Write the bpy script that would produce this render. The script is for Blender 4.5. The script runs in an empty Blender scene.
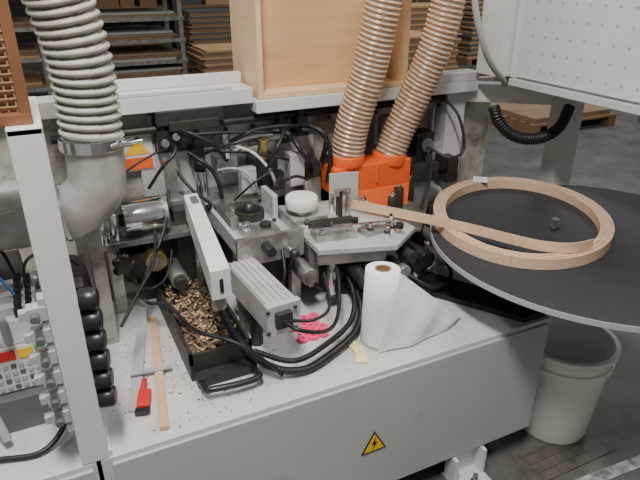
import bpy, bmesh, math, random
from mathutils import Vector, Matrix, Euler, noise
random.seed(7)
# ---------------------------------------------------------------- camera
cam_d=bpy.data.cameras.new("camera"); cam=bpy.data.objects.new("camera",cam_d)
bpy.context.collection.objects.link(cam)
cam.location=(0,0,1.7); cam.rotation_euler=(math.radians(65),0,math.radians(-25.8))
cam_d.lens=32.8; cam_d.sensor_width=36; cam_d.clip_start=.02
bpy.context.scene.camera=cam
EM=bpy.data.objects.new("edge_banding_machine",None); bpy.context.collection.objects.link(EM)

# ---------------------------------------------------------------- materials
def mat(name,c,rough=.5,metal=0,c2=None,scale=8,amt=.5,bump=0,detail=6,dirt=None,dscale=3,dlo=.55,dhi=.7,stretch=None,trans=0,spec=None):
    m=bpy.data.materials.new(name); m.use_nodes=True
    nt=m.node_tree; b=nt.nodes["Principled BSDF"]
    b.inputs["Roughness"].default_value=rough; b.inputs["Metallic"].default_value=metal
    b.inputs["Base Color"].default_value=(*c,1)
    if trans: b.inputs["Transmission Weight"].default_value=trans
    if spec is not None: b.inputs["Specular IOR Level"].default_value=spec
    if c2 is not None or bump or dirt is not None:
        tc=nt.nodes.new("ShaderNodeTexCoord"); mp=nt.nodes.new("ShaderNodeMapping")
        if stretch: mp.inputs["Scale"].default_value=stretch
        nt.links.new(tc.outputs["Object"],mp.inputs["Vector"])
        n=nt.nodes.new("ShaderNodeTexNoise"); n.inputs["Scale"].default_value=scale; n.inputs["Detail"].default_value=detail
        nt.links.new(mp.outputs[0],n.inputs["Vector"])
        col=None
        if c2 is not None:
            r=nt.nodes.new("ShaderNodeValToRGB")
            r.color_ramp.elements[0].position=.5-amt/2; r.color_ramp.elements[1].position=.5+amt/2
            r.color_ramp.elements[0].color=(*c,1); r.color_ramp.elements[1].color=(*c2,1)
            nt.links.new(n.outputs[0],r.inputs[0]); col=r.outputs[0]
        if dirt is not None:
            n2=nt.nodes.new("ShaderNodeTexNoise"); n2.inputs["Scale"].default_value=dscale; n2.inputs["Detail"].default_value=9; n2.inputs["Roughness"].default_value=.7
            nt.links.new(tc.outputs["Object"],n2.inputs["Vector"])
            r2=nt.nodes.new("ShaderNodeValToRGB"); r2.color_ramp.elements[0].position=dlo; r2.color_ramp.elements[1].position=dhi
            r2.color_ramp.elements[0].color=(0,0,0,1); r2.color_ramp.elements[1].color=(1,1,1,1)
            nt.links.new(n2.outputs[0],r2.inputs[0])
            mx=nt.nodes.new("ShaderNodeMix"); mx.data_type='RGBA'
            nt.links.new(r2.outputs[0],mx.inputs[0])
            if col: nt.links.new(col,mx.inputs[6])
            else: mx.inputs[6].default_value=(*c,1)
            mx.inputs[7].default_value=(*dirt,1); col=mx.outputs[2]
        if col: nt.links.new(col,b.inputs["Base Color"])
        if bump:
            bp=nt.nodes.new("ShaderNodeBump"); bp.inputs["Strength"].default_value=bump; bp.inputs["Distance"].default_value=.01
            nt.links.new(n.outputs[0],bp.inputs["Height"]); nt.links.new(bp.outputs[0],b.inputs["Normal"])
    return m
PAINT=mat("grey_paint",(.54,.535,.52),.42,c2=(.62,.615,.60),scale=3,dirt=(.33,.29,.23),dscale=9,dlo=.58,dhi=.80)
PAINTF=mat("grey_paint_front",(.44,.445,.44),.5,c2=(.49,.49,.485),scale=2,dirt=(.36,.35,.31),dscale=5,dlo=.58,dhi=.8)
WHITE=mat("white_paint",(.71,.70,.68),.4,c2=(.64,.635,.61),scale=4,dirt=(.44,.40,.34),dscale=6,dlo=.60,dhi=.8)
DUSTY=mat("dusty_back_panel",(.42,.39,.34),.7,c2=(.52,.49,.44),scale=5,dirt=(.14,.10,.07),dscale=6,dlo=.45,dhi=.68)
STEEL=mat("steel",(.52,.51,.49),.35,.8,c2=(.35,.34,.32),scale=12,dirt=(.14,.105,.07),dscale=14,dlo=.48,dhi=.74)
ALU=mat("aluminium",(.70,.70,.68),.42,.4,c2=(.57,.565,.55),scale=10,dirt=(.26,.21,.14),dscale=12,dlo=.55,dhi=.8)
CHROME=mat("chrome",(.75,.75,.76),.18,1)
DARK=mat("dark_metal",(.03,.028,.026),.5,.4,c2=(.07,.06,.05),scale=20)
BLACK=mat("black_rubber",(.012,.012,.013),.45)
BLACKP=mat("black_plastic",(.020,.020,.022),.35)
WOOD=mat("plywood",(.66,.42,.23),.55,c2=(.56,.33,.16),scale=4,stretch=(1,1,9),amt=.6)
WOODL=mat("light_wood_edge",(.78,.56,.35),.55,c2=(.68,.46,.27),scale=4,stretch=(1,1,9))
STRIPW=mat("wood_strip",(.58,.36,.21),.55,c2=(.66,.44,.27),scale=30)
TAPE=mat("edge_band",(.76,.55,.39),.5,c2=(.66,.45,.30),scale=60,bump=.1)
ORANGE=mat("orange_plastic",(.92,.15,.03),.45,c2=(.82,.11,.02),scale=6)
HOSET=mat("tan_hose_membrane",(.60,.48,.36),.22,c2=(.47,.36,.26),scale=14,spec=.9,dirt=(.30,.19,.11),dscale=9)
WIRE=mat("hose_copper_wire",(.36,.17,.08),.3,.3,c2=(.44,.24,.12),scale=20)
HOSEG=mat("grey_hose",(.48,.46,.40),.5,c2=(.40,.37,.31),scale=12)
HOSEG2=mat("grey_hose_groove",(.18,.16,.13),.6)
CAST=mat("dusty_aluminium_pipe",(.52,.51,.49),.5,.4,c2=(.34,.31,.27),scale=18,bump=.3)
RUST=mat("dirty_glue",(.05,.036,.025),.85,c2=(.22,.16,.10),scale=70,bump=1,amt=.3)
CHIP=mat("wood_chips",(.46,.32,.18),.85,c2=(.30,.20,.11),scale=50)
BRASS=mat("brass",(.55,.42,.18),.35,.9)
RED=mat("red_plastic",(.70,.03,.03),.4)
PINK=mat("pink_red_plastic",(.92,.07,.20),.4)
PAPER=mat("white_paper",(.90,.90,.89),.8,c2=(.85,.85,.84),scale=30,bump=.2)
DISC=mat("disc_dark_board",(.030,.032,.036),.60,c2=(.046,.048,.052),scale=90,amt=.4,dirt=(.10,.102,.105),dscale=4,dlo=.60,dhi=.85,bump=.05,spec=.35)
BUCK=mat("white_bucket_plastic",(.90,.885,.84),.38,c2=(.82,.80,.74),scale=5)
YEL=mat("warning_yellow",(.90,.55,.02),.45)
CREAM=mat("cream_plastic",(.90,.87,.77),.4)
COPPER=mat("copper_brown",(.30,.13,.065),.45,.3,c2=(.22,.095,.05),scale=8)
GREYP=mat("grey_plastic",(.42,.42,.415),.5)
DGREY=mat("darkgrey_plastic",(.11,.112,.115),.5)
GREEN=mat("green_label",(.05,.35,.12),.5)
YG=mat("offcut_pale",(.85,.78,.40),.6)
BLUE=mat("blue_tube",(.05,.16,.45),.4)
BOARDS=mat("stacked_boards",(.22,.14,.08),.7,c2=(.38,.27,.17),scale=3,stretch=(1,1,30),amt=.4)
RACKP=mat("rack_paint",(.06,.063,.068),.6)
WALLM=mat("hall_wall",(.06,.06,.06),.8,c2=(.10,.097,.09),scale=1)
CARD=mat("cardboard",(.32,.19,.10),.8,c2=(.24,.145,.075),scale=4)
BGW=mat("dull_white_panels",(.42,.42,.40),.6)

# ---------------------------------------------------------------- builder
class B:
    def __init__(s,name): s.n=name; s.v=[]; s.f=[]; s.m=[]; s.sm=[]; s.mats=[]
    def mi(s,m):
        if m not in s.mats: s.mats.append(m)
        return s.mats.index(m)
    def add(s,vs,fs,m,smooth=False):
        o=len(s.v); s.v+= [tuple(v) for v in vs]
        ks=[s.mi(q) for q in m] if isinstance(m,list) else None
        k=None if ks else s.mi(m)
        for i,f in enumerate(fs):
            s.f.append([o+j for j in f]); s.m.append(ks[i] if ks else k)
            s.sm.append(smooth if isinstance(smooth,bool) else smooth[i])
    def box(s,a,b,m,rz=0,rx=0,ry=0,piv=None):
        x0,y0,z0=a;x1,y1,z1=b
        vs=[Vector(p) for p in [(x0,y0,z0),(x1,y0,z0),(x1,y1,z0),(x0,y1,z0),(x0,y0,z1),(x1,y0,z1),(x1,y1,z1),(x0,y1,z1)]]
        if rz or rx or ry:
            c=Vector(piv) if piv else (vs[0]+vs[6])/2
            M=Euler((math.radians(rx),math.radians(ry),math.radians(rz))).to_matrix()
            vs=[c+M@(v-c) for v in vs]
        s.add(vs,[(0,3,2,1),(4,5,6,7),(0,1,5,4),(1,2,6,5),(2,3,7,6),(3,0,4,7)],m)
    def beam(s,p0,p1,w,h,m):
        p0=Vector(p0);p1=Vector(p1);d=(p1-p0).normalized()
        up=Vector((0,0,1)) if abs(d.z)<.95 else Vector((0,1,0))
        r=d.cross(up).normalized(); u=r.cross(d)
        vs=[]
        for p in(p0,p1):
            for a,b in((-1,-1),(1,-1),(1,1),(-1,1)): vs.append(p+r*a*w/2+u*b*h/2)
        s.add(vs,[(0,1,2,3),(7,6,5,4),(0,4,5,1),(1,5,6,2),(2,6,7,3),(3,7,4,0)],m)
    def rev(s,prof,p0,axis,m,seg=28):
        axis=Vector(axis).normalized(); up=Vector((0,0,1)) if abs(axis.z)<.9 else Vector((1,0,0))
        a=axis.cross(up).normalized(); b=axis.cross(a); p0=Vector(p0)
        vs=[];fs=[];sm=[]
        for r,h in prof:
            for i in range(seg):
                t=2*math.pi*i/seg; vs.append(p0+axis*h+(a*math.cos(t)+b*math.sin(t))*r)
        for k in range(len(prof)-1):
            flat=abs(prof[k+1][1]-prof[k][1])<1e-5
            for i in range(seg):
                j=(i+1)%seg; fs.append((k*seg+i,k*seg+j,(k+1)*seg+j,(k+1)*seg+i)); sm.append(not flat)
        n=len(prof)-1
        if prof[0][0]>1e-5: fs.append(tuple(range(seg))[::-1]); sm.append(False)
        if prof[n][0]>1e-5: fs.append(tuple(n*seg+i for i in range(seg))); sm.append(False)
        s.add(vs,fs,m,sm)
    def cyl(s,p0,p1,r,m,r2=None,seg=24):
        d=Vector(p1)-Vector(p0); L=d.length
        s.rev([(r,0),(r if r2 is None else r2,L)],p0,d,m,seg)
    def ringprof(s,prof,p0,axis,m,seg=40):
        axis=Vector(axis).normalized(); up=Vector((0,0,1)) if abs(axis.z)<.9 else Vector((1,0,0))
        a=axis.cross(up).normalized(); b=axis.cross(a); p0=Vector(p0);vs=[];fs=[]
        for r,h in prof:
            for i in range(seg):
                t=2*math.pi*i/seg; vs.append(p0+axis*h+(a*math.cos(t)+b*math.sin(t))*r)
        n=len(prof)
        for k in range(n):
            l=(k+1)%n
            for i in range(seg):
                j=(i+1)%seg; fs.append((k*seg+i,k*seg+j,l*seg+j,l*seg+i))
        s.add(vs,fs,m,n>5)
    def sph(s,c,r,m,sc=(1,1,1),seg=16):
        c=Vector(c);vs=[];fs=[]
        N=seg//2
        for k in range(N+1):
            ph=math.pi*k/N
            for i in range(seg):
                t=2*math.pi*i/seg; vs.append(c+Vector((r*sc[0]*math.sin(ph)*math.cos(t),r*sc[1]*math.sin(ph)*math.sin(t),r*sc[2]*math.cos(ph))))
        for k in range(N):
            for i in range(seg):
                j=(i+1)%seg; fs.append((k*seg+i,(k+1)*seg+i,(k+1)*seg+j,k*seg+j))
        s.add(vs,fs,m,True)
    def poly(s,pts,z0,z1,m):
        n=len(pts); vs=[(x,y,z0) for x,y in pts]+[(x,y,z1) for x,y in pts]
        fs=[tuple(range(n))[::-1],tuple(range(n,2*n))]+[(i,(i+1)%n,n+(i+1)%n,n+i) for i in range(n)]
        s.add(vs,fs,m)
    def prism(s,pts,d,m):
        n=len(pts); d=Vector(d); P=[Vector(p) for p in pts]; vs=P+[p+d for p in P]
        fs=[tuple(range(n))[::-1],tuple(range(n,2*n))]+[(i,(i+1)%n,n+(i+1)%n,n+i) for i in range(n)]
        s.add(vs,fs,m)
    def tube(s,pts,r,m,seg=10,step=None,rip=0,pitch=.02,closed=False,m2=None,crest=True):
        P=spline([Vector(p) for p in pts],closed)
        L=[0]
        for i in range(1,len(P)): L.append(L[-1]+(P[i]-P[i-1]).length)
        tot=L[-1]; st=step or (pitch/8 if rip else max(r*1.2,.006)); n=max(4,int(tot/st)); Q=[];k=0
        for i in range(n+1):
            a=tot*i/n
            while k<len(L)-2 and L[k+1]<a: k+=1
            t=(a-L[k])/max(1e-9,L[k+1]-L[k]); Q.append((P[k].lerp(P[k+1],t),a))
        vs=[];fs=[];ms=[];prev=None
        for i,(q,a) in enumerate(Q):
            d=(Q[min(i+1,n)][0]-Q[max(i-1,0)][0]).normalized()
            if prev is None:
                up=Vector((0,0,1)) if abs(d.z)<.9 else Vector((1,0,0)); u=d.cross(up).normalized()
            else: u=(prev-d*prev.dot(d)).normalized()
            prev=u; w=d.cross(u)
            for j in range(seg):
                t=2*math.pi*j/seg
                rr=r
                if rip: rr=r-rip*(.5+.5*math.cos(2*math.pi*(a/pitch)+t))**1.5
                vs.append(q+(u*math.cos(t)+w*math.sin(t))*rr)
        for i in range(n):
            for j in range(seg):
                l=(j+1)%seg; fs.append((i*seg+j,i*seg+l,(i+1)*seg+l,(i+1)*seg+j))
                if m2:
                    ph=math.cos(2*math.pi*((Q[i][1]+Q[i+1][1])/2/pitch)+2*math.pi*(j+.5)/seg)
                    ms.append(m2 if (ph<-.5 if crest else ph>.6) else m)
        s.add(vs,fs,ms if m2 else m,True)
        if not closed: s.add(vs[:seg],[tuple(range(seg))[::-1]],m); s.add(vs[-seg:],[tuple(range(seg))],m)
    def make(s,bevel=.002,parent=None):
        me=bpy.data.meshes.new(s.n)
        me.from_pydata(s.v,[],s.f)
        for m in s.mats: me.materials.append(m)
        for p,k,q in zip(me.polygons,s.m,s.sm): p.material_index=k; p.use_smooth=q
        bm=bmesh.new(); bm.from_mesh(me); bmesh.ops.recalc_face_normals(bm,faces=bm.faces); bm.to_mesh(me); bm.free()
        o=bpy.data.objects.new(s.n,me); bpy.context.collection.objects.link(o)
        if bevel:
            b=o.modifiers.new("bevel","BEVEL"); b.width=bevel; b.segments=2; b.limit_method='ANGLE'; b.angle_limit=math.radians(50)
        if parent: o.parent=parent
        return o
def spline(P,closed=False,sub=10):
    n=len(P); out=[]
    if n==2: return [P[0].lerp(P[1],i/10) for i in range(11)]
    for i in range(n if closed else n-1):
        p0=P[(i-1)%n] if closed or i>0 else P[0]*2-P[1]
        p1=P[i]; p2=P[(i+1)%n]; p3=P[(i+2)%n] if closed or i+2<n else P[-1]*2-P[-2]
        for k in range(sub):
            t=k/sub
            out.append(.5*((2*p1)+(p2-p0)*t+(2*p0-5*p1+4*p2-p3)*t*t+(3*p1-p0-3*p2+p3)*t**3))
    out.append(P[0] if closed else P[-1]); return out

# ---------------------------------------------------------------- floor / hall
def floormat(name,brick):
    FM=bpy.data.materials.new(name); FM.use_nodes=True
    nt=FM.node_tree; bs=nt.nodes["Principled BSDF"]; bs.inputs["Roughness"].default_value=.5
    tc=nt.nodes.new("ShaderNodeTexCoord")
    n1=nt.nodes.new("ShaderNodeTexNoise"); n1.inputs["Scale"].default_value=2.2; n1.inputs["Detail"].default_value=12; n1.inputs["Roughness"].default_value=.72
    r=nt.nodes.new("ShaderNodeValToRGB"); r.color_ramp.elements[0].position=.34; r.color_ramp.elements[1].position=.70
    r.color_ramp.elements[0].color=(.5,.5,.5,1); r.color_ramp.elements[1].color=(2.1,2.05,1.95,1)
    mx=nt.nodes.new("ShaderNodeMix"); mx.data_type='RGBA'; mx.blend_type='MULTIPLY'; mx.inputs[0].default_value=1
    nt.links.new(tc.outputs["Object"],n1.inputs["Vector"])
    if brick:
        br=nt.nodes.new("ShaderNodeTexBrick"); br.inputs["Scale"].default_value=6; br.inputs["Color1"].default_value=(.078,.072,.064,1); br.inputs["Color2"].default_value=(.098,.088,.077,1); br.inputs["Mortar"].default_value=(.045,.042,.038,1); br.inputs["Mortar Size"].default_value=.012
        nt.links.new(tc.outputs["Object"],br.inputs["Vector"]); nt.links.new(br.outputs[0],mx.inputs[6])
    else: mx.inputs[6].default_value=(.092,.089,.084,1)
    nt.links.new(n1.outputs[0],r.inputs[0]); nt.links.new(r.outputs[0],mx.inputs[7]); nt.links.new(mx.outputs[2],bs.inputs["Base Color"])
    return FM
fl=B("floor"); fl.box((-8,-3,-.1),(20,16,0),floormat("workshop_concrete",False))
fl.box((1.42,1.04,-.05),(1.78,1.18,.002),floormat("floor_blocks",True)); fl.make(0)
w=B("wall_back"); w.box((-8,16,0),(20,16.2,6),WALLM); w.make(0)
w=B("wall_right"); w.box((20,-3,0),(20.2,16,6),WALLM); w.make(0)
st=B("floor_marking_line")
LINEM=mat("worn_white_line",(.55,.55,.52),.7,c2=(.16,.15,.14),scale=22,amt=.25)
st.prism([(1.40,.965,.001),(2.9,.86,.001),(2.9,.91,.001),(1.40,1.01,.001)],(0,0,.002),LINEM); st.make(0)

# ---------------------------------------------------------------- machine base
b=B("base_cabinet")
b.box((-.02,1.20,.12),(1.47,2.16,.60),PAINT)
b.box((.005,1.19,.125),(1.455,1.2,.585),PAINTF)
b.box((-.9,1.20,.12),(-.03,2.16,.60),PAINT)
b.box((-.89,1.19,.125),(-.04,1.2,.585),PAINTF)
b.box((-.88,1.26,.04),(1.40,2.1,.12),DARK)
for x in(-.6,.05,1.2): b.cyl((x,1.3,0),(x,1.3,.12),.03,STEEL)
b.make(.003,EM)
b=B("levelling_foot_bracket")
b.box((1.10,1.10,0),(1.24,1.24,.012),WHITE)
b.box((1.10,1.17,0.012),(1.115,1.24,.12),WHITE); b.box((1.225,1.17,.012),(1.24,1.24,.12),WHITE); b.box((1.10,1.225,.012),(1.24,1.24,.12),WHITE)
b.cyl((1.17,1.14,.012),(1.17,1.14,.03),.018,STEEL,seg=6); b.cyl((1.17,1.14,.03),(1.17,1.14,.06),.009,STEEL)
b.make(.002,EM)
b=B("warning_sign")
c=Vector((.765,1.187,.338)); s_=.045
b.prism([c+Vector((-s_,0,-.035)),c+Vector((s_,0,-.035)),c+Vector((0,0,.045))],(0,.003,0),BLACK)
k=.82
b.prism([c+Vector((-s_*k,-.001,-.030)),c+Vector((s_*k,-.001,-.030)),c+Vector((0,-.001,.036))],(0,.003,0),YEL)
b.prism([c+Vector(p) for p in[(.004,-.002,.022),(-.010,-.002,-.004),(-.001,-.002,-.003),(-.006,-.002,-.024),(.010,-.002,.004),(.001,-.002,.003)]],(0,.002,0),BLACK)
b.make(0,EM)

# ---------------------------------------------------------------- back panel
b=B("back_panel")
b.box((-.9,2.16,.10),(1.95,2.19,1.24),DUSTY)
b.box((-.9,2.10,.60),(1.6,2.16,.66),DUSTY)
b.box((.14,2.125,.66),(1.55,2.16,.88),DARK)  # dark panel added to stand in for shade beneath the mechanism
for z in(.89,1.13): b.box((.05,2.135,z),(1.78,2.16,z+.03),STEEL)
b.box((.30,2.13,.92),(1.0,2.16,1.08),ALU)
for x in(.1,.35,.62,.95,1.3,1.6): b.box((x,2.14,1.0),(x+.012,2.16,1.22),PAINT)
for x in [.08+.11*i for i in range(16)]: b.cyl((x,2.13,1.145),(x,2.12,1.145),.008,DARK,seg=6)
for i in range(5): b.box((1.05+i*.13,2.155,.93),(1.12+i*.13,2.165,.98),DARK)
b.cyl((.02,2.10,1.18),(1.9,2.10,1.18),.014,DARK)
b.box((1.34,2.10,1.02),(1.44,2.16,1.12),PAINT); b.box((1.56,2.11,.86),(1.68,2.16,.98),ALU)
b.make(.002,EM)
b=B("top_rail")
b.box((.10,2.05,1.25),(.72,2.20,1.305),WHITE)
b.box((.10,2.05,1.305),(.64,2.07,1.32),WHITE)
b.box((.10,2.18,1.305),(.72,2.20,1.345),WHITE)
b.box((.72,2.02,1.215),(1.74,2.34,1.262),WHITE)
b.box((1.39,2.02,1.262),(1.74,2.10,1.30),WHITE)
b.box((.36,2.045,1.20),(.60,2.10,1.25),DARK); b.box((.40,2.03,1.18),(.58,2.06,1.215),DARK)
b.box((-.9,2.1,1.25),(.08,2.22,1.305),WHITE)
b.make(.003,EM)
b=B("warning_label"); b.box((.24,2.125,1.03),(.35,2.13,1.16),WHITE)
b.prism([(.25,2.122,1.09),(.34,2.122,1.09),(.295,2.122,1.155)],(0,.003,0),YEL); b.box((.245,2.122,1.035),(.345,2.124,1.078),ORANGE); b.make(0,EM)

# ---------------------------------------------------------------- left column with fittings
b=B("column")
b.box((-.055,1.22,.60),(-.005,1.50,1.415),WHITE)
b.box((-.062,1.20,.60),(.002,1.22,1.43),WHITE)
b.box((-.062,1.20,1.415),(.002,1.52,1.431),WHITE)
b.box((-.005,1.205,.60),(.010,1.3,.62),WHITE)
b.make(.003,EM)
b=B("regulator_row")
for i in range(6):
    z=1.040-.054*i
    b.cyl((-.01,1.225,z),(.015,1.225,z),.020,DGREY)
    b.rev([(.022,0),(.0255,.004),(.0255,.034),(.021,.040),(.0,.040)],(.004,1.225,z),(1,-.25,0),BLACKP)
    b.box((-.005,1.25,z-.018),(.02,1.30,z+.018),DARK)
b.make(.001,EM)
b=B("cable_gland_row")
for i in range(6):
    z=1.045-.055*i
    b.box((-.100,1.185,z-.017),(-.062,1.215,z+.017),GREYP)
    b.box((-.115,1.19,z-.010),(-.100,1.21,z+.010),GREYP)
    b.cyl((-.085,1.186,z),(-.085,1.165,z),.009,DGREY)
b.box((-.075,1.19,.72),(-.061,1.22,1.08),GREYP)
b.make(.0015,EM)

# ---------------------------------------------------------------- valve terminal
b=B("valve_terminal_block")
b.box((-.25,1.44,.60),(-.08,1.70,.84),GREYP)
b.box((-.26,1.40,.60),(-.07,1.44,.70),DGREY)
b.box((-.245,1.43,.705),(-.085,1.44,.835),WHITE)
b.box((-.238,1.427,.80),(-.165,1.43,.828),RED); b.box((-.160,1.427,.80),(-.125,1.43,.828),YEL); b.box((-.120,1.427,.80),(-.095,1.43,.828),GREEN)
for j in range(4):
    for i in range(8):
        x=-.238+.0185*i; z=.712+.021*j
        b.box((x,1.427,z),(x+.013,1.43,z+.013),GREYP if (i+j)%3 else DGREY)
for i in range(7):
    y=1.45+.035*i
    b.box((-.245,y,.84),(-.10,y+.030,.90),GREYP if i%2 else WHITE)
    b.box((-.235,y+.004,.90),(-.210,y+.026,.906),[RED,GREYP,YEL,GREYP,GREEN,GREYP,WHITE][i])
    b.cyl((-.14,y+.015,.90),(-.14,y+.015,.925),.009,BLACKP); b.cyl((-.115,y+.015,.90),(-.115,y+.015,.915),.008,DARK)
b.make(.0015,EM)
b=B("control_cable")
b.tube([(-.17,1.42,.86),(-.17,1.36,.96),(-.21,1.36,.99),(-.24,1.38,.93),(-.25,1.38,.78),(-.22,1.34,.63)],.011,GREYP)
b.tube([(-.12,1.44,.70),(-.09,1.38,.68),(-.09,1.32,.64),(-.15,1.28,.612),(-.25,1.30,.612)],.007,BLACK)
b.tube([(-.13,1.6,.91),(-.16,1.66,1.0),(-.2,1.7,1.0),(-.3,1.7,.9)],.005,BLACK)
b.tube([(-.14,1.55,.91),(-.2,1.6,.98),(-.28,1.62,.9)],.004,BLUE)
b.tube([(-.115,1.5,.91),(-.10,1.52,1.02),(-.03,1.6,1.0),(.02,1.7,.9)],.004,BLACK)
b.make(0,EM)
b=B("left_bay_motor")
b.box((-.42,1.75,.60),(-.12,2.05,.66),DARK)
b.cyl((-.40,1.9,.78),(-.14,1.9,.78),.11,DARK)
for i in range(8): b.ringprof([(.118,0),(.118,.008),(.11,.008),(.11,0)],(-.38+i*.025,1.9,.78),(1,0,0),DARK,30)
b.box((-.32,1.80,.87),(-.22,1.90,.93),BLACKP)
b.cyl((-.14,1.9,.78),(-.10,1.9,.78),.03,STEEL)
b.box((-.08,1.70,.60),(.05,1.95,.74),STEEL); b.cyl((.0,1.7,.80),(.0,1.9,.80),.05,DARK); b.box((.03,1.86,.60),(.08,1.92,.98),STEEL)
b.make(.002,EM)
b=B("perforated_cover")
X0,X1,Y0,Y1=-.26,-.012,1.225,1.26
b.box((X0,Y0,1.432),(X1,Y1,1.452),COPPER); b.box((X1-.02,Y0,1.452),(X1,Y1,1.80),COPPER)
b.box((X0,Y0,1.78),(X1-.02,Y1,1.80),COPPER)
b.box((X0,Y1-.005,1.452),(X1-.02,Y1,1.78),COPPER)
for i in range(16): b.beam((X0+.015*i,Y1-.010,1.452),(X0+.015*i,Y1-.010,1.78),.004,.004,CARD)
for i in range(22): b.beam((X0,Y1-.012,1.462+.015*i),(X1-.02,Y1-.012,1.462+.015*i),.004,.004,CARD)
b.make(.001,EM)

# ---------------------------------------------------------------- extraction elbow + grey hose
b=B("extraction_pipe_elbow")
b.tube([(.115,1.62,1.30),(.115,1.62,1.22),(.10,1.62,1.15),(.04,1.63,1.10),(-.05,1.65,1.085),(-.3,1.68,1.08),(-.8,1.72,1.08)],.075,CAST,seg=32,step=.012)
b.ringprof([(.084,0),(.084,.03),(.074,.03),(.074,0)],(.115,1.62,1.27),(0,0,1),CHROME)
b.ringprof([(.080,0),(.080,.012),(.074,.012),(.074,0)],(.02,1.63,1.095),(-1,.1,-.1),CHROME)
b.tube([(-.06,1.55,1.19),(-.2,1.56,1.19),(-.8,1.6,1.19)],.038,CAST,seg=24)
b.box((.18,1.56,1.275),(.21,1.58,1.295),CHROME); b.cyl((.15,1.545,1.285),(.235,1.57,1.285),.005,CHROME)
b.box((.06,1.70,.60),(.10,1.74,1.15),STEEL)
b.make(.001,EM)
b=B("flexible_hose_grey")
b.tube([(.115,1.62,1.285),(.118,1.62,1.38),(.115,1.61,1.50),(.095,1.60,1.62),(.06,1.58,1.76),(0,1.55,1.95)],.080,HOSEG,seg=36,rip=.010,pitch=.024,m2=HOSEG2,crest=False)
b.make(0)

# ---------------------------------------------------------------- orange hood + tan hoses
b=B("extraction_hood")
b.box((1.00,1.94,.87),(1.36,2.06,.985),ORANGE)
b.prism([(1.00,1.94,.88),(1.36,1.94,.88),(1.33,1.90,.78),(1.16,1.90,.78),(1.08,1.90,.84)],(0,.15,0),ORANGE)
b.cyl((1.085,2.0,.98),(1.085,2.0,1.025),.074,ORANGE,seg=36)
b.cyl((1.285,2.0,.96),(1.29,2.0,1.005),.072,ORANGE,seg=36)
b.box((1.19,1.93,.90),(1.20,1.95,.98),ORANGE)
b.cyl((1.09,1.935,.90),(1.09,1.925,.90),.01,DARK,seg=6)
b.box((1.30,1.9,.62),(1.36,2.0,.80),STEEL); b.box((1.02,1.96,.60),(1.08,2.02,.88),STEEL)
b.make(.010,EM)
b=B("flexible_hose_tan")
b.tube([(1.085,2.0,1.0),(1.10,1.98,1.15),(1.14,1.94,1.35),(1.17,1.90,1.6),(1.20,1.86,1.95)],.068,HOSET,seg=36,rip=.006,pitch=.018,m2=WIRE)
b.make(0)
b=B("flexible_hose_tan")
b.tube([(1.285,2.0,.98),(1.325,1.99,1.10),(1.38,1.96,1.26),(1.42,1.92,1.42),(1.445,1.89,1.62),(1.47,1.86,1.95)],.066,HOSET,seg=36,rip=.006,pitch=.018,m2=WIRE)
b.make(0)

# ---------------------------------------------------------------- wooden crate
b=B("wooden_crate")
x0,x1,y0,y1,z0,z1=.735,1.375,2.03,2.32,1.263,1.80
t=.02
b.box((x0,y0,z0),(x1,y1,z0+t),WOODL); b.box((x0,y0,z0+t),(x0+t,y1,z1),WOODL); b.box((x1-t,y0,z0+t),(x1,y1,z1),WOODL)
b.box((x0+t,y0+.095,z0+t),(x1-t,y0+.107,z1-.02),WOOD)
b.box((x0+t,y1-.012,z0+t),(x1-t,y1,z1),WOOD)
b.make(.002)

# ---------------------------------------------------------------- feeder arm
b=B("feeder_arm")
b.prism([(.385,1.84,.93),(.43,1.84,.93),(.368,1.29,.92),(.315,1.29,.92)],(0,0,.085),WHITE)
b.prism([(.396,1.81,1.0155),(.420,1.81,1.0155),(.414,1.75,1.0155),(.390,1.75,1.0155)],(0,0,.002),DGREY)
b.prism([(.347,1.289,.94),(.337,1.289,.94),(.337,1.289,.98),(.347,1.289,.98)],(0,-.003,0),BLACK)
b.cyl((.34,1.32,.88),(.34,1.32,.93),.02,STEEL); b.cyl((.42,1.82,.60),(.42,1.82,.93),.022,STEEL)
b.box((.36,1.92,.60),(.42,1.98,.93),DARK)
b.make(.004,EM)
b=B("servo_motor")
R3=dict(rz=4,piv=(.51,1.48,.8))
b.box((.472,1.36,.735),(.572,1.66,.825),ALU,**R3)
for i in range(5): b.box((.475+.0195*i,1.365,.825),(.482+.0195*i,1.655,.831),ALU,**R3)
for i in range(4): b.box((.572,1.365,.743+.021*i),(.577,1.655,.753+.021*i),ALU,**R3)
b.box((.468,1.335,.73),(.576,1.36,.83),ALU,**R3)
for x in(.480,.564):
    for z in(.745,.815): b.cyl((x,1.333,z),(x,1.327,z),.007,DARK,seg=6)
b.box((.49,1.315,.76),(.54,1.335,.81),DARK,**R3)
b.cyl((.50,1.5,.60),(.50,1.5,.735),.02,DARK); b.box((.48,1.55,.60),(.55,1.62,.735),STEEL)
b.make(.003,EM)

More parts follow.
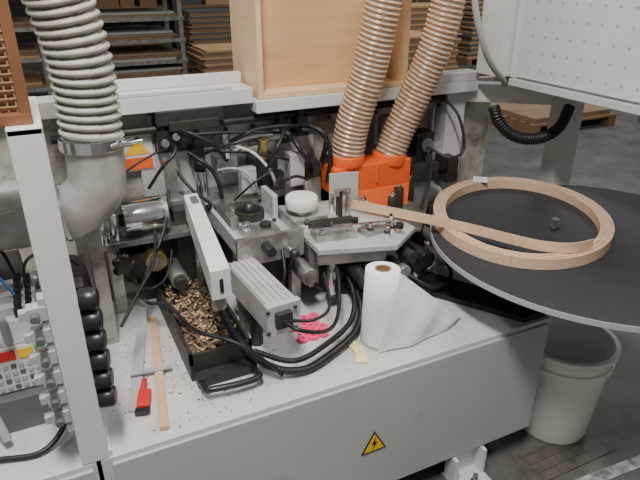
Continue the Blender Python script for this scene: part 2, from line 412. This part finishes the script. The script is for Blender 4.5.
b=B("glue_waste_tray")
b.box((.27,1.36,.60),(.45,1.40,.63),DARK)
b.box((.26,1.40,.60),(.45,1.90,.655),DARK)
b.box((.26,1.40,.655),(.27,1.90,.69),DARK); b.box((.44,1.40,.655),(.45,1.90,.69),DARK); b.box((.26,1.40,.655),(.45,1.41,.69),DARK)
rr=random.Random(5)
for i in range(150):
    x=rr.uniform(.28,.43);y=rr.uniform(1.42,1.89); b.sph((x,y,.66),rr.uniform(.008,.020),RUST,(1,rr.uniform(.8,2),1),8)
for i in range(420):
    x=rr.uniform(.275,.42);y=rr.uniform(1.42,1.88);l=rr.uniform(.006,.022);ww=rr.uniform(.003,.007); z=.675+rr.uniform(0,.012)
    b.box((x,y,z),(x+l,y+ww,z+.0015),[CHIP,RUST,CHIP,RUST,STRIPW][i%5],rz=rr.uniform(0,180),ry=rr.uniform(-35,35),rx=rr.uniform(-30,30))
b.tube([(.28,1.37,.615),(.28,1.31,.63),(.29,1.30,.635),(.36,1.29,.635),(.42,1.29,.635),(.435,1.30,.635),(.44,1.37,.615)],.010,BLACKP,seg=12)
b.make(0,EM)

# ---------------------------------------------------------------- central edge unit
b=B("edge_feed_unit")
b.box((.50,1.66,.84),(.74,2.08,.865),ALU)
b.box((.50,1.66,.865),(.515,2.08,.90),ALU); b.box((.725,1.66,.865),(.74,2.0,.895),STEEL)
b.box((.50,1.655,.80),(.74,1.67,.90),STEEL)
b.rev([(.055,0),(.055,.035),(.045,.035),(.040,.01),(0,.01)],(.63,1.90,.865),(0,0,1),DARK)
b.rev([(.028,0),(.028,.03),(.012,.05),(0,.05)],(.63,1.90,.875),(0,0,1),BLACKP)
b.box((.53,1.99,.865),(.70,2.05,.90),STEEL); b.box((.55,1.72,.865),(.68,1.80,.885),STEEL)
b.box((.53,1.81,.865),(.56,1.97,.915),STEEL); b.cyl((.57,1.76,.885),(.57,1.76,.91),.016,CHROME); b.cyl((.64,1.76,.885),(.64,1.76,.90),.02,DARK)
b.box((.70,1.84,.865),(.72,1.96,.96),ALU)
b.cyl((.60,1.60,.86),(.60,1.66,.86),.018,BLACKP); b.cyl((.68,1.61,.84),(.68,1.66,.84),.014,CHROME); b.sph((.68,1.60,.84),.018,BLACKP)
for x in(.53,.70):
    for y in(1.69,1.83,2.03): b.cyl((x,y,.865),(x,y,.875),.009,DARK,seg=6)
b.poly([(.76,1.58),(1.02,1.50),(1.16,1.60),(1.13,1.96),(.76,2.02)],.825,.845,ALU)
b.box((.76,1.56,.78),(1.0,1.585,.84),STEEL,rz=-15)
b.box((.78,1.62,.845),(.93,1.70,.87),STEEL,rz=-8); b.box((.95,1.60,.845),(1.08,1.66,.862),STEEL,rz=6)
b.box((.80,1.74,.845),(.98,1.77,.865),DARK,rz=-6); b.box((.78,1.79,.845),(.90,1.81,.862),STEEL,rz=-4)
b.beam((.78,1.68,.875),(1.08,1.62,.875),.012,.012,CHROME); b.box((1.06,1.86,.845),(1.10,1.90,.87),STEEL)
for x,y in((.80,1.64),(.90,1.63),(.98,1.62),(1.06,1.60),(1.12,1.70),(1.10,1.88),(.80,1.76),(.86,1.70),(1.02,1.57)):
    b.cyl((x,y,.845),(x,y,.885),.008,CHROME); b.cyl((x,y,.86),(x,y,.872),.012,DARK,seg=6)
for x,y in((.84,1.68),(.95,1.68),(1.07,1.57)): b.cyl((x,y,.87),(x,y,.89),.014,BLACKP)
b.box((.98,1.93,.845),(1.10,1.94,.97),ALU,rz=-12); b.box((.88,1.965,.845),(.96,1.98,.95),STEEL,rz=15)
b.box((.95,1.80,.845),(.965,1.83,.95),DARK); b.cyl((.985,1.80,.845),(.985,1.80,.95),.008,STEEL)
b.box((.93,1.80,.93),(1.0,1.815,.955),STEEL)
b.cyl((.95,1.86,.845),(.95,1.86,.93),.012,CHROME)
b.cyl((.84,1.90,.845),(.84,1.90,.87),.03,STEEL)
b.rev([(.058,0),(.062,.005),(.062,.042),(.056,.048),(.024,.048),(.024,.040),(.012,.040),(.012,.055),(0,.055)],(.84,1.90,.87),(0,0,1),CREAM,40)
for x,y in((.52,1.70),(.72,1.70),(.52,2.03),(.72,2.03),(.80,1.98),(1.10,1.65),(1.10,1.92)):
    b.box((x-.018,y-.018,.60),(x+.018,y+.018,.84),STEEL)
b.box((.76,1.66,.66),(.80,1.98,.825),STEEL)
b.box((.84,1.88,.60),(1.10,1.98,.80),DARK); b.box((.60,1.76,.60),(.72,1.84,.78),DARK)
b.box((.55,1.85,.60),(.70,2.0,.84),DARK)
b.cyl((.90,1.50,.735),(.90,1.80,.75),.026,BLACKP); b.cyl((.90,1.47,.735),(.90,1.50,.735),.032,DARK)
b.cyl((.98,1.50,.70),(.98,1.8,.72),.024,STEEL); b.cyl((.98,1.46,.70),(.98,1.50,.70),.028,BLACKP)
b.cyl((1.10,1.52,.77),(1.10,1.75,.77),.022,DARK); b.cyl((.72,1.56,.76),(.72,1.66,.76),.03,STEEL)
b.cyl((1.04,1.50,.75),(1.04,1.7,.75),.018,BLACKP); b.cyl((1.04,1.47,.75),(1.04,1.50,.75),.022,STEEL)
b.cyl((.82,1.60,.78),(.82,1.60,.64),.016,CHROME); b.sph((.82,1.60,.64),.022,DARK)
b.box((.86,1.58,.77),(1.06,1.62,.825),STEEL,rz=-10)
b.box((.95,1.70,.60),(1.0,1.76,.71),DARK)
b.make(.002,EM)

b=B("edge_guide_rollers")
b.poly([(1.18,1.74),(1.26,1.70),(1.50,1.98),(1.50,2.05),(1.18,2.05)],.765,.78,STEEL)
b.box((1.20,1.98,.78),(1.50,2.02,.92),STEEL); b.box((1.38,1.96,.86),(1.52,2.0,.94),DARK)
for x,y in((1.20,1.82),(1.28,1.90),(1.38,1.97)):
    b.cyl((x,y,.78),(x,y,.88),.02,DARK); b.cyl((x,y,.88),(x,y,.90),.010,CHROME)
b.cyl((1.22,1.62,.70),(1.22,1.80,.70),.03,DARK); b.cyl((1.22,1.59,.70),(1.22,1.62,.70),.034,BLACKP)
b.box((1.2,1.86,.60),(1.26,1.92,.765),DARK); b.box((1.44,1.9,.60),(1.49,1.96,.765),DARK)
b.cyl((1.35,1.7,.70),(1.35,1.88,.72),.022,STEEL); b.cyl((1.35,1.67,.70),(1.35,1.7,.70),.026,BLACKP)
b.box((1.36,1.86,.60),(1.40,1.92,.74),DARK)
b.make(.002,EM)

# ---------------------------------------------------------------- pneumatics
b=B("pneumatic_assembly")
b.box((.10,1.98,.60),(.14,2.02,1.06),STEEL); b.box((.36,1.98,.60),(.40,2.02,1.10),STEEL)
b.box((.08,1.97,.93),(.42,2.04,.95),STEEL)
b.cyl((.19,1.92,.935),(.33,1.92,.935),.055,CHROME,seg=36); b.ringprof([(.062,0),(.062,.015),(.05,.015),(.05,0)],(.32,1.92,.935),(1,0,0),STEEL)
b.cyl((.15,1.90,.875),(.15,1.90,.97),.025,CHROME); b.cyl((.11,1.88,.875),(.11,1.88,.95),.02,CHROME)
b.box((.09,1.86,.855),(.40,2.0,.875),STEEL)
b.box((.22,1.93,.60),(.36,2.05,.855),DARK)
b.cyl((.27,1.84,.79),(.27,1.95,.79),.036,BRASS); b.cyl((.27,1.82,.79),(.27,1.84,.79),.02,STEEL)
b.cyl((.33,1.78,.73),(.33,1.92,.73),.030,STEEL); b.cyl((.33,1.75,.73),(.33,1.78,.73),.022,DARK)
b.box((.12,1.88,.60),(.16,1.94,.855),STEEL); b.box((.18,1.86,.74),(.24,1.93,.82),DARK)
b.make(.002,EM)
b=B("star_knob")
b.cyl((.16,1.88,.82),(.16,1.80,.82),.012,STEEL)
for i in range(5):
    a=i*2*math.pi/5; b.sph((.16+.026*math.cos(a),1.80,.82+.026*math.sin(a)),.016,BLACKP,seg=12)
b.cyl((.16,1.815,.82),(.16,1.785,.82),.024,BLACKP)
b.make(0,EM)
b=B("pneumatic_valves")
for x,z in((.36,1.10),(.40,1.12),(.48,1.02),(.82,1.08),(.90,1.10)):
    b.box((x,2.06,z),(x+.045,2.14,z+.08),BLACKP); b.cyl((x+.022,2.08,z+.08),(x+.022,2.08,z+.115),.018,DARK); b.cyl((x+.022,2.055,z+.04),(x+.022,2.035,z+.04),.014,STEEL)
b.cyl((.66,2.06,1.10),(.82,2.06,1.12),.020,STEEL); b.cyl((.62,2.06,1.095),(.66,2.06,1.10),.026,CHROME)
b.box((.56,2.04,1.0),(.64,2.12,1.06),STEEL); b.cyl((.60,2.04,1.06),(.60,2.04,1.16),.016,CHROME)
b.box((.70,2.03,.96),(.80,2.12,1.04),DARK); b.cyl((.74,2.04,1.04),(.74,2.02,1.12),.02,BRASS)
b.box((.92,2.02,.86),(.98,2.14,1.0),DARK); b.cyl((.5,2.05,.92),(.5,2.05,1.02),.022,CHROME)
b.box((.44,2.02,.88),(.90,2.14,.92),STEEL)
b.box((.84,2.0,.92),(.90,2.06,1.05),ALU); b.box((.64,2.0,.92),(.70,2.04,1.02),ALU)
b.box((.76,1.99,.92),(.81,2.03,.99),BLACKP); b.cyl((.785,1.985,.955),(.785,1.97,.955),.018,DARK)
b.box((1.46,2.05,.95),(1.55,2.14,1.05),DARK); b.cyl((1.5,2.04,1.0),(1.5,2.02,1.0),.03,STEEL)
b.box((1.60,2.0,.82),(1.66,2.1,.93),DARK)
b.make(.0015,EM)
b=B("pneumatic_tubing")
rt=random.Random(3)
def loop(a,c,h,r,m):
    a=Vector(a);c=Vector(c); mid=(a+c)/2+Vector((rt.uniform(-.05,.05),rt.uniform(-.10,-.02),h)); q1=a.lerp(mid,.5)+Vector((0,-.02,h*.3)); q2=mid.lerp(c,.5)+Vector((0,-.02,h*.3))
    b.tube([a,q1,mid,q2,c],r,m,seg=8)
loop((.42,2.06,1.16),(.60,2.04,1.05),.06,.007,BLACK); loop((.42,2.06,1.16),(.86,2.06,1.12),.02,.006,BLACK)
loop((.50,2.04,1.08),(.74,2.04,1.10),.05,.006,BLACK); loop((.62,2.04,1.12),(.93,2.06,1.14),.03,.008,BLACK)
loop((.84,2.05,1.12),(.95,2.04,.95),.03,.009,BLACK); loop((.40,2.05,1.05),(.50,2.0,.90),-.05,.006,BLACK)
loop((.30,2.0,1.0),(.42,2.06,1.12),.06,.006,BLACK); loop((.36,1.95,.85),(.16,1.84,.76),-.08,.005,BLACK)
loop((.56,2.03,1.02),(.70,1.98,.92),.05,.005,GREYP); loop((.64,2.03,1.1),(.78,2.0,.93),.04,.006,WHITE)
loop((.90,2.05,1.15),(.99,2.03,1.0),.05,.010,BLACK); loop((.93,2.05,1.15),(1.0,2.0,.92),.05,.010,BLACK)
loop((.84,2.05,1.15),(.72,2.0,.97),.05,.007,BLACK); loop((.78,2.02,1.0),(.60,1.98,.91),.06,.004,BLACK)
loop((.12,2.0,1.0),(.40,2.05,1.12),.04,.004,BLACK); loop((.46,2.03,1.1),(.56,2.0,.92),.02,.008,BLACK)
loop((.78,1.97,.95),(.94,2.02,.9),.05,.006,BLACK); loop((.52,2.03,1.1),(.9,2.04,1.0),.02,.005,BLACK)
b.tube([(1.5,2.03,1.0),(1.55,1.95,.96),(1.62,1.93,.99),(1.62,1.98,1.12),(1.58,2.05,1.20)],.006,BLACK)
b.tube([(1.5,2.03,1.0),(1.45,1.92,.9),(1.36,1.85,.80)],.006,BLACK)
b.make(0,EM)
b=B("machine_cables")
b.tube([(.36,1.95,1.0),(.30,1.82,.9),(.22,1.75,.8),(.20,1.72,.72),(.26,1.66,.72),(.29,1.55,.71),(.30,1.42,.75),(.38,1.34,.74),(.47,1.30,.66),(.5,1.29,.62)],.006,BLACK)
b.tube([(.10,1.5,.78),(.16,1.58,.82),(.24,1.7,.86),(.28,1.85,.9)],.005,BLACK)
b.tube([(.52,1.31,.79),(.54,1.25,.79),(.64,1.28,.74),(.74,1.40,.70),(.82,1.55,.74),(.84,1.64,.80)],.006,BLACK)
b.tube([(.54,1.32,.78),(.60,1.28,.79),(.68,1.34,.78),(.74,1.5,.8)],.005,BLACK)
b.tube([(.95,1.75,.60),(1.0,1.5,.64),(1.12,1.55,.66),(1.2,1.68,.68),(1.22,1.72,.70)],.007,BLACK)
b.tube([(1.06,1.6,.72),(1.16,1.48,.66),(1.28,1.52,.66),(1.32,1.66,.70)],.008,BLACK)
b.tube([(.92,1.52,.72),(.96,1.44,.66),(1.06,1.46,.62),(1.16,1.58,.62),(1.30,1.66,.66)],.006,BLACK)
b.tube([(.74,1.66,.78),(.76,1.6,.7),(.88,1.66,.62),(1.0,1.62,.62),(1.1,1.7,.65)],.008,BLACK)
b.tube([(.66,1.66,.84),(.64,1.6,.76),(.60,1.62,.66),(.62,1.72,.62)],.006,BLACK)
b.make(0,EM)
b=B("conduit_loop_outer")
b.tube([(.82,1.80,.78),(.90,1.66,.72),(.89,1.52,.64),(.81,1.40,.622),(.68,1.32,.622),(.56,1.285,.622),(.46,1.33,.65),(.40,1.45,.72),(.39,1.58,.80)],.0125,BLACK,seg=14,rip=.002,pitch=.008)
b.tube([(.80,1.84,.80),(.88,1.72,.74),(.88,1.56,.68),(.80,1.42,.652),(.66,1.33,.652),(.54,1.30,.652),(.44,1.36,.68)],.009,BLACK,seg=12,rip=.0015,pitch=.007)
b.make(0,EM)

# ---------------------------------------------------------------- loose things
b=B("paper_towel_roll")
c=Vector((.865,1.345,.60)); ax=Vector((.02,.03,1)); H=.258
b.rev([(.060,0.002),(.062,.01),(.058,.15),(.054,H),(.024,H),(.024,H-.035),(0,H-.035)],c,ax,PAPER,40)
b.ringprof([(.0255,H-.045),(.0255,H+.002),(.021,H+.002),(.021,H-.045)],c,ax,CARD)
vs=[];fs=[];nu=40;nv=30
for i in range(nu+1):
    u=i/nu
    for j in range(nv+1):
        v=j/nv
        top=Vector((c.x+.034+.285*u, c.y-.044+.03*u-.010*math.sin(u*3), .60+(H-.002)*(1-u)**1.0+.006))
        bot=Vector((c.x-.050+.372*u, c.y-.068-.030*math.sin(u*math.pi)+.055*u+.004*math.sin(u*15), .604+.003*abs(math.sin(u*9))))
        p=top.lerp(bot,v); p.y-=.024*math.sin(v*math.pi)*(1-u*.5)*math.sin(.4+u*2.4)
        e=math.sin(v*math.pi)**.5
        p.y-=.006*e*noise.noise(Vector((u*4,v*1.2,1.3)))+.003*e*math.sin(u*16+v*2)
        vs.append(p)
for i in range(nu):
    for j in range(nv): a=i*(nv+1)+j; fs.append((a,a+1,a+nv+2,a+nv+1))
b.add(vs,fs,PAPER,True)
b.make(0)
b=B("wood_strip"); b.beam((.145,1.235,.609),(.225,1.78,.609),.024,.012,STRIPW); b.make(.001)
b=B("metal_strip"); b.beam((.085,1.34,.606),(.205,1.86,.606),.032,.006,GREYP); b.make(.0005)
b=B("wood_offcut"); b.beam((.10,1.49,.619),(.22,1.475,.619),.016,.006,BGW); b.make(.0005)
b=B("red_brush_handle"); b.box((.10,1.33,.610),(.135,1.40,.625),RED,rz=-15); b.cyl((.12,1.40,.618),(.135,1.45,.618),.008,RED); b.box((.085,1.31,.610),(.125,1.335,.617),BLACKP,rz=-15); b.make(.003)
b=B("suction_pad_rings")
for i in range(3):
    for j in range(4): b.ringprof([(.019,0),(.019,.010),(.007,.010),(.007,0)],(.640+.036*i+.016*(j%2),1.45+.036*j,.601),(0,0,1),PINK,18)
b.make(.001)
b=B("pale_offcut"); b.poly([(.735,1.265),(.77,1.25),(.79,1.30),(.785,1.37),(.755,1.38),(.757,1.315)],.601,.608,YG); b.make(.0005)
b=B("black_rubber_strip"); b.poly([(1.13,1.58),(1.36,1.215),(1.455,1.215),(1.43,1.34),(1.26,1.64)],.601,.622,BLACK); b.make(.002)
b=B("sawdust_scatter")
SAW=mat("sawdust",(.32,.20,.11),.9); SAW2=mat("sawdust_light",(.60,.42,.24),.9)
for i in range(480):
    if i<380: x=random.gauss(.27,.11);y=random.gauss(1.50,.17)
    else: x=random.uniform(0,1.42);y=random.uniform(1.22,1.75)
    if x<0.01 or x>1.44 or y<1.22 or y>2.0: continue
    r=random.uniform(.0008,.0028)
    b.box((x-r,y-r*.6,.600),(x+r*1.8,y+r*.6,.6015),[SAW,DARK,SAW2][i%3],rz=random.uniform(0,180))
b.make(0,EM)

# ---------------------------------------------------------------- disc, coil, tape
DC=(1.72,1.28); DR=.585
b=B("coil_turntable_disc")
b.rev([(.0,0),(DR-.005,0),(DR,.004),(DR,.014),(DR-.005,.018),(.0,.018)],(DC[0],DC[1],.802),(0,0,1),DISC,96)
b.ringprof([(DR+.002,0),(DR+.002,.018),(DR-.001,.018),(DR-.001,0)],(DC[0],DC[1],.802),(0,0,1),GREYP,96)
b.cyl((1.64,1.40,.8205),(1.64,1.40,.85),.012,STEEL,seg=8); b.box((1.628,1.388,.84),(1.652,1.412,.865),STEEL)
b.make(0)
b=B("turntable_support")
b.cyl((DC[0],DC[1],.68),(DC[0],DC[1],.8015),.035,STEEL)
b.beam((DC[0],DC[1]-.03,.70),(1.42,1.75,.70),.05,.05,PAINT); b.box((1.38,1.70,.60),(1.46,1.80,.73),PAINT)
b.make(.002,EM)
def ell(cx,cy,a,bb,ang,n):
    ca,sa=math.cos(ang),math.sin(ang)
    return [(cx+a*math.cos(t)*ca-bb*math.sin(t)*sa, cy+a*math.cos(t)*sa+bb*math.sin(t)*ca) for t in [2*math.pi*i/n for i in range(n)]]
b=B("edge_band_coil")
N=120
for k in range(9):
    off=.0052*k
    o_=ell(1.585,1.525,.41-off,.325-off,math.radians(50),N); i_=ell(1.585,1.525,.41-off-.0044,.325-off-.0044,math.radians(50),N)
    h=.038-.0012*(k%3)
    vs=[(x,y,.821) for x,y in o_]+[(x,y,.821+h) for x,y in o_]+[(x,y,.821+h) for x,y in i_]+[(x,y,.821) for x,y in i_]
    fs=[]
    for i in range(N):
        j=(i+1)%N
        for q in range(4): r_=(q+1)%4; fs.append((q*N+i,q*N+j,r_*N+j,r_*N+i))
    b.add(vs,fs,TAPE,False)
def ribbon(pts,z,h,t):
    P=spline([Vector((x,y,0)) for x,y in pts]); vs=[];fs=[]
    for i,p in enumerate(P):
        d=(P[min(i+1,len(P)-1)]-P[max(i-1,0)]).normalized(); n=Vector((-d.y,d.x,0))*t/2
        for q,zz in((n,z),(n,z+h),(-n,z+h),(-n,z)): vs.append((p.x+q.x,p.y+q.y,zz))
    for i in range(len(P)-1):
        for q in range(4): r_=(q+1)%4; fs.append((i*4+q,i*4+r_,i*4+4+r_,i*4+4+q))
    b.add(vs,fs,TAPE)
ribbon([(.99,1.87),(1.02,1.83),(1.14,1.66),(1.27,1.46),(1.36,1.29),(1.41,1.22),(1.48,1.175),(1.56,1.17)],.860,.036,.004)
b.make(0)
b=B("loose_paper_label"); b.box((1.66,1.845,.8595),(1.72,1.915,.8615),PAPER,rz=-40); b.make(0)

# ---------------------------------------------------------------- bucket
b=B("plastic_bucket")
c=(1.665,1.265,0.003)
b.rev([(.0,.0),(.130,0),(.135,.01),(.168,.38),(.168,.395),(.184,.398),(.184,.42),(.168,.42),(.158,.40),(.127,.02),(0,.02)],c,(0,0,1),BUCK,48)
b.ringprof([(.170,.34),(.178,.34),(.178,.355),(.170,.355)],c,(0,0,1),BUCK,48)
b.rev([(.140,0),(.139,.012),(.08,.03),(0,.035)],(c[0],c[1],.16),(0,0,1),PAPER,30)
b.make(0)

# ---------------------------------------------------------------- right structure
b=B("support_arm")
b.beam((1.70,2.14,1.20),(2.14,1.80,1.20),.07,.08,WHITE)
b.box((2.06,1.82,0),(2.18,1.90,1.17),WHITE)
b.box((1.63,2.08,.60),(1.73,2.16,1.28),WHITE)
b.make(.003,EM)
b=B("control_cabinet")
b.box((1.75,.95,1.30),(2.5,1.85,2.3),WHITE)
b.box((1.735,.97,1.31),(1.75,1.80,2.29),WHITE)
for i in range(13):
    for j in range(11):
        b.cyl((1.735,1.02+.06*i,1.35+.06*j),(1.733,1.02+.06*i,1.35+.06*j),.005,GREYP,seg=8)
b.box((1.70,1.86,1.30),(1.95,2.0,2.3),WHITE)
b.box((1.72,1.0,1.275),(2.3,1.82,1.30),PAINT)
b.make(.003,EM)
b=B("corrugated_conduit")
b.tube([(1.64,1.80,1.20),(1.66,1.78,1.14),(1.73,1.76,1.08),(1.84,1.74,1.06),(1.95,1.74,1.09),(2.02,1.76,1.17)],.024,BLACK,seg=16,rip=.003,pitch=.012)
b.make(0,EM)
b=B("overhead_cable")
b.tube([(1.42,1.74,1.78),(1.44,1.74,1.60),(1.49,1.74,1.47),(1.56,1.76,1.38),(1.66,1.80,1.31),(1.74,1.86,1.27)],.012,GREYP)
b.make(0,EM)

# ---------------------------------------------------------------- hall background
rb=random.Random(11)
def trolley(name,x,y,wd,dp,levels,ht,mats):
    b=B(name)
    for ix in(0,1):
        for iy in(0,1):
            px=x+ix*wd;py=y+iy*dp
            b.box((px-.03,py-.03,.15),(px+.03,py+.03,ht),STEEL)
            b.cyl((px-.03,py,.08),(px+.03,py,.08),.08,DARK); b.box((px-.04,py-.02,.08),(px+.04,py+.02,.17),STEEL)
    for k in range(levels):
        z=.2+(ht-.3)*k/levels
        b.box((x-.05,y-.05,z),(x+wd+.05,y+dp+.05,z+.05),STEEL)
        n=rb.randint(2,5)
        for i in range(n):
            o1=rb.uniform(-.08,.08)
            b.box((x+.05+o1,y,z+.05+.035*i),(x+wd-.05+o1,y+dp,z+.08+.035*i),mats[(i+k)%len(mats)])
    b.make(0)
trolley("panel_trolley",.75,8.6,1.25,.9,6,2.0,[BOARDS,BGW,CARD])
trolley("panel_trolley",-1.1,8.8,1.3,.9,5,2.2,[BOARDS,WOOD,CARD])
trolley("panel_trolley",5.6,10.5,1.6,1.0,4,1.7,[BOARDS,CARD])
def rack(x,y,wd,dp,ht,levels):
    b=B("storage_rack")
    for ix in(0,1):
        for iy in(0,1): b.box((x+ix*wd-.04,y+iy*dp-.04,0),(x+ix*wd+.04,y+iy*dp+.04,ht),RACKP)
    for k in range(levels):
        z=.12+k*(ht-.2)/levels
        b.box((x,y,z),(x+wd,y+dp,z+.06),CARD)
        px=x+.08
        while px<x+wd-.4:
            ww=rb.uniform(.25,.6); hh=rb.uniform(.15,(ht-.2)/levels-.15)
            b.box((px,y+.05,z+.06),(min(px+ww,x+wd-.05),y+dp-.1,z+.06+hh),rb.choice([CARD,CARD,DGREY,BOARDS,WOOD,WOOD,RACKP]))
            px+=ww+rb.uniform(.02,.15)
    b.make(0)
for x in(.3,3.2,6.1,9.0): rack(x,14.2,2.7,1.0,3.2,4)
def pallet(name,x,y,wd,dp,n,mats):
    b=B(name)
    for i in range(3): b.box((x+i*(wd-.1)/2,y,0),(x+i*(wd-.1)/2+.1,y+dp,.1),CARD)
    for i in range(7): b.box((x,y+i*(dp-.1)/6,.1),(x+wd,y+i*(dp-.1)/6+.1,.125),CARD)
    for i in range(n):
        o1=rb.uniform(-.05,.05); b.box((x+.05+o1,y+.05,.125+.03*i),(x+wd-.05+o1,y+dp-.05,.152+.03*i),mats[i%len(mats)])
    b.make(0)
pallet("pallet_of_boards",2.15,8.2,1.1,.9,18,[BOARDS,CARD,WOOD])
pallet("pallet_of_boards",2.6,10.6,1.3,.9,30,[BOARDS,CARD,DGREY])
pallet("pallet_of_boards",4.9,4.7,1.3,1.0,2,[BOARDS])
pallet("pallet_of_boards",6.4,6.4,2.0,1.2,12,[BOARDS,CARD,DGREY])
pallet("pallet_of_boards",4.2,7.0,1.2,1.0,24,[BOARDS,CARD,WOOD])
pallet("pallet_of_boards",5.2,8.4,1.6,1.0,34,[WOOD,BOARDS,CARD])
pallet("pallet_of_boards",7.6,9.2,1.8,1.0,36,[WOOD,DGREY,BOARDS])
pallet("pallet_of_boards",8.6,5.4,2.2,1.2,14,[BOARDS,CARD])
pallet("pallet_of_boards",6.6,3.7,1.6,1.0,7,[BOARDS,CARD,WOOD])
# ---------------------------------------------------------------- lights
W=bpy.data.worlds.new("hall_ambient"); bpy.context.scene.world=W; W.use_nodes=True
W.node_tree.nodes["Background"].inputs[0].default_value=(1,.98,.95,1); W.node_tree.nodes["Background"].inputs[1].default_value=.23
def area(name,loc,size,power,rot=(0,0,0),col=(1,1,1)):
    l=bpy.data.lights.new(name,'AREA'); l.shape='RECTANGLE'; l.size=size[0]; l.size_y=size[1]; l.energy=power; l.color=col
    o=bpy.data.objects.new(name,l); o.location=loc; o.rotation_euler=rot; bpy.context.collection.objects.link(o)
area("ceiling_lamp",(-.1,.2,3.6),(.3,1.0),130,(math.radians(14),0,0),(1,.97,.92))
area("ceiling_lamp",(2.6,1.2,4.0),(.3,2.0),75,(0,0,0),(1,.98,.95))
area("ceiling_lamp",(-1.5,3.2,4.0),(.3,2.5),55,(0,0,0),(1,.98,.95))
area("ceiling_lamp",(3,9,5),(3,3),70)
area("ceiling_lamp",(8,6,5),(3,3),150)
